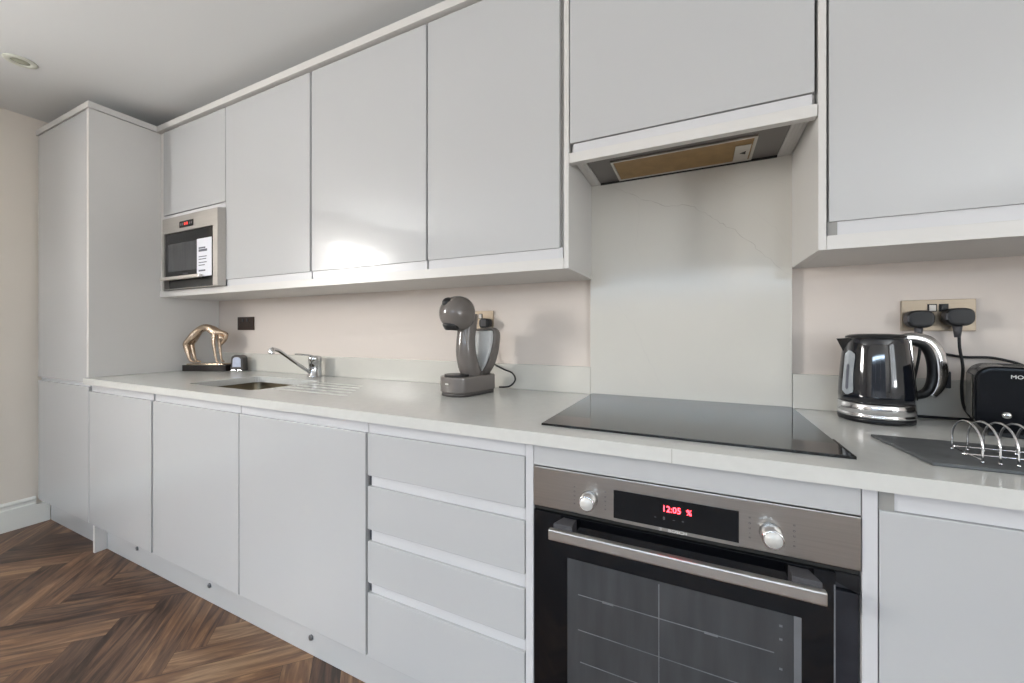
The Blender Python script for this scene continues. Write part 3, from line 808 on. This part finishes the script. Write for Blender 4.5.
# ------------------------------------------------------------------ bronze statue (back-bending figure)
t = thing('bronze_statue', 'bronze statue of a figure in a deep backbend on a dark plinth', 'statue', (-2.638, 1.335, WT), math.radians(22))
bm = new(); box(bm, -.128, .140, -.045, .045, .0005, .037, bev=.002); obj('plinth', bm, M['plinthdark'], t, local=True)
bm = new()
def P6(cx, cy, y=0.0): return Vector(((cx - 345) / 10.83 * .00602, y, (610 - cy) / 10.83 * .00602))
prism(bm, [(-.108, -.038), (.115, -.036), (.125, -.005), (.118, .034), (-.10, .038), (-.115, .01)], .0372, .044, 'z', bev=.003)
obj('rocky_base', bm, M['bronze'], t, local=True)
def skin_fig():
    me = bpy.data.meshes.new('figure'); V = []; E_ = []; Rr = []
    def ch(pts, start=None):
        prev = start
        for (cx, cy, y, r) in pts:
            V.append(P6(cx, cy, y)); Rr.append(r)
            if prev is not None: E_.append((prev, len(V) - 1))
            prev = len(V) - 1
        return prev
    # pelvis first (root) then torso to the neck
    ch([(178, 238, 0, .020)])                                       # 0 pelvis
    neck = ch([(225, 178, 0, .017), (300, 140, 0, .018), (372, 160, 0, .0205), (415, 195, 0, .016)], 0)   # waist, ribs, chest, shoulders
    ch([(448, 222, 0, .008), (478, 240, 0, .015), (496, 262, 0, .016), (490, 290, 0, .010)], neck)        # neck, head
    ch([(500, 205, 0, .012), (545, 215, 0, .010), (520, 285, 0, .009), (468, 338, 0, .005)], neck + 0)    # hair falling down
    for s in (-1, 1):
        ch([(160, 262, s * .016, .015), (108, 322, s * .019, .0135), (128, 400, s * .018, .0105), (152, 488, s * .017, .007), (172, 508, s * .017, .006), (225, 516, s * .018, .004)], 0)
        ch([(428, 215, s * .018, .0095), (425, 300, s * .022, .0078), (436, 380, s * .021, .0065), (452, 480, s * .019, .0050), (462, 508, s * .019, .0055), (490, 517, s * .020, .003)], neck)
    me.from_pydata(V, E_, []); me.materials.append(M['bronze'])
    o = bpy.data.objects.new('figure', me); C.objects.link(o)
    md = o.modifiers.new('Skin', 'SKIN'); sv = me.skin_vertices[0] if len(me.skin_vertices) else None
    if sv is None:
        me.attributes  # no layer yet
        bmm = bmesh.new(); bmm.from_mesh(me); bmm.verts.layers.skin.verify(); bmm.to_mesh(me); bmm.free(); sv = me.skin_vertices[0]
    for i, r in enumerate(Rr): sv.data[i].radius = (r * 1.3, r * 1.3); sv.data[i].use_root = (i == 0)
    md.use_smooth_shade = True
    sb = o.modifiers.new('Sub', 'SUBSURF'); sb.levels = 2; sb.render_levels = 2
    o.parent = t
skin_fig()

# ------------------------------------------------------------------ coffee machine
t = thing('coffee_machine', 'grey capsule coffee machine with a round head, standing against the upstand', 'coffee machine', (-.785, 1.280, WT), math.radians(-17.5))
def stad(w, y0, y1, n=14, back=.6):
    """outline: round front (y0), softer back"""
    pts = []
    for k in range(n + 1):
        a = PI + PI * k / n; pts.append((w * math.cos(a), y0 + w * .75 + w * .75 * math.sin(a)))
    wb = w * back
    for k in range(n + 1):
        a = PI * k / n; pts.append((wb * math.cos(a), y1 - wb * .5 + wb * .5 * math.sin(a)))
    return pts
bm = new(); prism(bm, stad(.069, -.118, .100, back=.82), .013, .071, 'z', bev=.006, seg=3, smooth=True)
base = obj('base', bm, M['coffee'], t, local=True)
bm = new(); prism(bm, stad(.065, -.112, .096, back=.82), .0005, .0135, 'z', smooth=True); obj('foot_ring', bm, M['coffeedark'], base, local=True)
bm = new(); prism(bm, stad(.048, -.106, -.025, back=.8), .0712, .077, 'z', bev=.002, smooth=True); obj('drip_tray', bm, M['tray'], t, local=True)
obj('maker_badge', B(.002, .018, -.1192, -.1165, .044, .049), M['rocker'], base, local=True, label='small pale badge')
bm = new(); tube(bm, [(0, .012, .068), (0, -.008, .11), (0, -.020, .165), (0, -.018, .22), (0, -.010, .27), (0, -.004, .30)], [.040, .042, .039, .036, .037, .036], 24, sub=5, flat=.95)
obj('column', bm, M['coffee'], t, local=True)
bm = new()
lathe(bm, [(0, -.066), (.020, -.063), (.040, -.053), (.055, -.036), (.063, -.014), (.0655, .006), (.063, .026), (.056, .040), (.046, .046), (0, .048)], 0, -.062, .302, 36, axis='y')
# axis 'y' maps +z of the profile to -y, so mirror it to put the round end in front
for v in bm.verts: v.co.y = -.062 - (v.co.y + .062)
bmesh.ops.reverse_faces(bm, faces=bm.faces)
hd = obj('head', bm, M['coffee'], t, local=True)
bm = new(); ball(bm, (-.004, -.098, .338), .022, .026, .022); obj('capsule_lid', bm, M['tray'], hd, local=True, label='dark oval lid on the head')
bm = new(); lathe(bm, [(.024, 0), (.030, .006), (.037, .020), (.030, .030)], 0, -.084, .240, 26); obj('nozzle', bm, M['tray'], hd, local=True, label='dark outlet below the head')
# tank: heart-like clear container with a grey rim on its outer side
tp = [(-.030, .245), (.058, .246), (.063, .235), (.060, .20), (.050, .16), (.034, .12), (.014, .09), (-.002, .083), (-.014, .10), (-.026, .15), (-.030, .20)]
tp = [(a + .002, b - .008) for a, b in tp]
bm = new(); prism(bm, tp, .046, .102, 'y', bev=.005, seg=3)
tk = obj('water_tank', bm, M['tank'], t, local=True, label='clear water tank')
bm = new(); tube(bm, [(-.036, .074, .241), (.02, .074, .245), (.060, .074, .242), (.071, .074, .226), (.069, .074, .195), (.058, .074, .152), (.040, .074, .112), (.016, .074, .082), (0, .074, .070)], [.006, .006, .007, .008, .008, .009, .010, .011, .012], 12, flat=2.2, up=(0, 1, 0))
obj('tank_rim', bm, M['coffee'], t, local=True)
bm = new(); prism(bm, [(-.022, .09), (.016, .092), (.034, .125), (.036, .148), (-.020, .150)], .052, .096, 'y', bev=.004); obj('float', bm, M['darkgrey'], tk, local=True)

# ------------------------------------------------------------------ kettle
kx, ky = .428, 1.352
t = thing('electric_kettle', 'black and chrome electric kettle on the worktop, left of the toaster', 'kettle', (kx, ky, WT), 0)
n = 48
bm = new(); lathe(bm, [(.070, .0005), (.0765, .003), (.0775, .010), (.0765, .014)], 0, 0, 0, n); obj('power_base', bm, M['plastic'], t, local=True)
bm = new(); lathe(bm, [(.0765, .0145), (.0785, .016), (.0785, .021), (.0770, .0225), (.0770, .0255), (.0785, .027), (.0780, .048), (.0765, .050)], 0, 0, 0, n); obj('chrome_band', bm, M['chromepale'], t, local=True, label='chrome band round the foot')
prof = [(.0762, .0505), (.0765, .07), (.0752, .10), (.0728, .135), (.0695, .17), (.0660, .20), (.0635, .2145), (.0615, .219)]
def krad(z):
    for (r0, z0), (r1, z1) in zip(prof[:-1], prof[1:]):
        if z0 <= z <= z1: return r0 + (r1 - r0) * (z - z0) / (z1 - z0)
    return prof[-1][0]
bm = new(); lathe(bm, prof, 0, 0, 0, n); bd = obj('body', bm, M['kettle'], t, local=True)
bm = new(); lathe(bm, [(.0612, .2195), (.060, .224), (.052, .2275), (.030, .2295), (0, .230)], 0, 0, 0, n); obj('lid', bm, M['plastic'], t, local=True)
# spout on the left
bm = new()
a = math.radians(183)
d = Vector((math.cos(a), math.sin(a), 0)); sd = Vector((-d.y, d.x, 0))
vs = [bm.verts.new(d * .060 + sd * .026 + Vector((0, 0, .2185))), bm.verts.new(d * .060 - sd * .026 + Vector((0, 0, .2185))), bm.verts.new(d * .083 + Vector((0, 0, .2165))), bm.verts.new(d * .0665 + Vector((0, 0, .178)))]
for f in ((0, 1, 2), (0, 2, 3), (1, 3, 2), (0, 3, 1)): bm.faces.new([vs[i] for i in f])
bmesh.ops.recalc_face_normals(bm, faces=bm.faces)
obj('spout', bm, M['chrome'], bd, local=True)
# handle to the right
ha = math.radians(12); hd_ = Vector((math.cos(ha), math.sin(ha), 0))
def H(r, z): return hd_ * r + Vector((0, 0, z))
bm = new(); tube(bm, [H(.058, .208), H(.085, .209), H(.108, .198), H(.121, .172), (H(.126, .135)), H(.122, .098), H(.106, .074), H(.072, .066)], [.011, .011, .0115, .012, .012, .012, .012, .011], 16, flat=.9)
hn = obj('handle', bm, M['plastic'], t, local=True)
bm = new(); tube(bm, [H(.052, .217), H(.085, .2185), H(.115, .207), H(.132, .178), H(.139, .137), H(.136, .098), H(.122, .068)], [.010, .0145, .017, .0185, .019, .017, .010], 16, flat=.72, up=(math.sin(ha), -math.cos(ha), 0))
obj('silver_grip', bm, M['chromepale'], hn, local=True, label='silver outer face of the handle')
bm = new(); box(bm, -.007, .007, -.007, .007, -.022, .022, bev=.003)
bmesh.ops.transform(bm, matrix=Matrix.Translation(H(.154, .112)), verts=bm.verts); obj('switch', bm, M['navy'], hn, local=True)
bm = new(); box(bm, -.003, .003, -.020, .020, -.078, .078, bev=.002)
bmesh.ops.transform(bm, matrix=Matrix.Translation(H(.0725, .135)) @ Matrix.Rotation(ha, 4, 'Z') @ Matrix.Rotation(-.09, 4, 'Y'), verts=bm.verts); obj('handle_mount', bm, M['chrome'], bd, local=True)
# water gauge following the body
def patch(az, half, z0, z1, lift, rnd=False, m=14):
    bm = new(); rows = []
    for i in range(m + 1):
        z = z0 + (z1 - z0) * i / m
        hw = half * (1.0 + .18 * abs(2 * i / m - 1) ** 1.5)
        e = min(i, m - i) / m
        if rnd and e < .12: hw *= math.sqrt(max(.05, 1 - (1 - e / .12) ** 2))
        rows.append([bm.verts.new(((krad(z) + lift) * math.cos(az + hw * k / 4), (krad(z) + lift) * math.sin(az + hw * k / 4), z)) for k in range(-4, 5)])
    for a_, b_ in zip(rows[:-1], rows[1:]):
        for i in range(8): f = bm.faces.new((a_[i], a_[i + 1], b_[i + 1], b_[i])); f.smooth = True
    return bm
gz = math.radians(-153)
gp = patch(gz, .20, .070, .185, .0012, True); g = obj('water_gauge', gp, M['gauge'], bd, local=True, label='pale water gauge window')
g2 = patch(gz, .05, .082, .150, .0020, True); obj('level_marks', g2, M['ink'], g, local=True)

# ------------------------------------------------------------------ toaster
t = thing('toaster', 'black toaster with rounded edges, standing on the worktop right of the kettle', 'toaster', (.573, 1.258, WT), math.radians(-19))
Wt, Dt = .290, .150
bm = new()
pts = rrect(0, Wt, .010, .158, .030, 6)     # x-z side outline
prism(bm, [(a, b) for a, b in pts], 0, Dt, 'y', bev=.008, seg=3, smooth=True)
bd = obj('body', bm, M['toaster'], t, local=True)
bm = new(); box(bm, .02, Wt - .02, .012, Dt - .012, .0005, .0102, bev=.002); obj('foot', bm, M['plastic'], t, local=True)
bm = new()
for yy in (.048, .105): box(bm, .045, Wt - .045, yy - .013, yy + .013, .1555, .1592, bev=.001)
obj('bread_slots', bm, M['hoodblack'], bd, local=True)
bm = new(); box(bm, -.0028, -.0002, .028, Dt - .028, .035, .135, bev=.001); obj('side_panel', bm, M['toasterband'], bd, local=True)
bm = new(); put_text(bm, 'MORPHY RICHARDS', .0115, .103, -.0010, .136, sx=1.0)
obj('maker_name', bm, M['whiteprint'], bd, local=True)
bm = new(); lathe(bm, [(.008, 0), (.007, .009), (0, .010)], .045, -.0002, .052, 24, axis='y'); obj('control_knob', bm, M['chrome'], bd, local=True)

# ------------------------------------------------------------------ slate and toast rack
t = obj('slate_board', new(), M['slate'])
bm = new()
ol = []
cs = [(.352, 1.133), (.374, .936), (.80, .936), (.80, 1.133)]
rnd = random.Random(3)
for (a, b), (c, d) in zip(cs, cs[1:] + cs[:1]):
    for k in range(14):
        f = k / 14; ol.append((a + (c - a) * f + rnd.uniform(-.0012, .0012), b + (d - b) * f + rnd.uniform(-.0012, .0012)))
prism(bm, ol, WT + .0004, WT + .0065, 'z', bev=.0012, seg=1)
bm.to_mesh(t.data); bm.free()
tag(t, 'dark rectangular slate board lying on the worktop in front of the kettle', 'board')
rx0, ry0, ry1 = .447, .960, 1.050
zt = WT + .0068
t = thing('toast_rack', 'small silver wire toast rack standing on the slate board', 'toast rack', (.52, 1.0, zt))
def arch(x):
    pts = []; cy = (ry0 + ry1) / 2; hw = (ry1 - ry0) / 2
    pts.append((x, ry0, zt + .003)); pts.append((x, ry0, zt + .025))
    for k in range(1, 12):
        a = PI - PI * k / 12; pts.append((x, cy + hw * math.cos(a), zt + .025 + .040 * math.sin(a)))
    pts.append((x, ry1, zt + .025)); pts.append((x, ry1, zt + .003))
    return pts
for k in range(9):
    x = rx0 + k * .0215
    bm = new(); tube(bm, arch(x), .0017, 8, sub=2)
    a = obj('wire_arch', bm, M['chromepale'], t)
    for yy in (ry0, ry1):
        bm = new(); ball(bm, (x, yy, zt + .0028), .0026, .0026, .0026, n=12); obj('ball_foot', bm, M['chromepale'], a)
bm = new(); xe = rx0 + 8 * .0215
tube(bm, [(rx0 - .008, 1.0, zt + .0055), (xe + .008, 1.0, zt + .0055)], .0017, 8, sub=1)
for yy in (ry0, ry1): tube(bm, [(rx0, yy, zt + .0075), (xe, yy, zt + .0075)], .0013, 8, sub=1) if yy == ry1 else None
tube(bm, [(rx0 + .0001, ry1, zt + .0065), (rx0, 1.0, zt + .0055), (rx0 + .0001, ry0, zt + .0065)], .0013, 8, sub=1)
obj('spine', bm, M['chromepale'], t)
bm = new(); xm = (rx0 + xe) / 2
tube(bm, [(xm + .016 + .020 * math.cos(2 * PI * k / 20), 1.005, zt + .083 + .018 * math.sin(2 * PI * k / 20)) for k in range(21)], .0017, 8, sub=1)
obj('ring_handle', bm, M['chromepale'], t)

# ------------------------------------------------------------------ lights
def area(name, loc, rot, sx, sy, power, col):
    l = bpy.data.lights.new(name, 'AREA'); l.shape = 'RECTANGLE'; l.size = sx; l.size_y = sy; l.energy = power; l.color = col
    o = bpy.data.objects.new(name, l); C.objects.link(o); o.location = loc; o.rotation_euler = rot; return o
# daylight just outside the left window
area('left_window_daylight', (XL - .16, (WY0 + WY1) / 2, (WZ0 + WZ1) / 2), (0, -PI / 2, 0), WZ1 - WZ0, WY1 - WY0, 145, (1.0, .97, .93))
area('left_up_fill', (XL - .55, (WY0 + WY1) / 2, 1.0), (0, -PI / 2 - .75, 0), .9, 1.6, 120, (.95, .98, 1.0))  # upward fill, added to brighten the ceiling from the left
area('right_side_fill', (XR + .16, (RY0 + RY1) / 2, (RZ0 + RZ1) / 2), (0, PI / 2, 0), RZ1 - RZ0, RY1 - RY0, 30, (.93, .97, 1.0))  # side fill added behind the unseen right window
area('right_up_fill', (XR + .75, (RY0 + RY1) / 2, .75), (0, PI / 2 + .75, 0), .9, 2.0, 260, (.96, .98, .99))  # strong upward fill, added to lift the ceiling and larder side
# added rear fills: cool one down onto lower doors, weak one up to ceiling
area('rear_down_fill', (-.2, YF - .75, 2.07), (PI / 2 - .47, 0, 0), 3.6, .55, 185, (.62, .80, 1.0))
area('rear_up_fill', (-.2, YF - .75, .45), (PI / 2 + .95, 0, 0), 3.6, 1.0, 6, (.93, .97, 1.0))

w = bpy.data.worlds.new('World'); bpy.context.scene.world = w; w.use_nodes = True
bg = w.node_tree.nodes['Background']; bg.inputs['Color'].default_value = (.80, .88, 1.0, 1); bg.inputs['Strength'].default_value = 0.45

# ------------------------------------------------------------------ camera
cam = bpy.data.cameras.new('Camera'); co = bpy.data.objects.new('Camera', cam); C.objects.link(co)
cam.sensor_width = 36; cam.lens = 390.4 / 1024 * 36; cam.shift_y = -10.5 / 1024
cam.clip_start = .02
co.location = (0, 0, 1.117); co.rotation_euler = (PI / 2, 0, math.atan(185 / 390.4))
S = bpy.context.scene; S.camera = co
S.view_settings.view_transform = 'Standard'; S.view_settings.look = 'None'
S.view_settings.gamma = 1; S.view_settings.use_curve_mapping = False
S.view_settings.exposure = 0.04

# repeats share a group phrase
groups = {'base_cabinet': 'one door base cabinets along the kitchen wall', 'wall_cabinet': 'white wall cabinets above the worktop',
          'wall_socket': 'double sockets on the kitchen wall', 'electrical_plug': 'black plugs in the wall sockets',
          'power_cord': 'black power cords behind the appliances', 'plinth_board': 'white plinth boards at the floor',
          'upstand': 'quartz upstands along the wall'}
for o in bpy.data.objects:
    if o.parent is None and o.name.split('.')[0] in groups: o['group'] = groups[o.name.split('.')[0]]
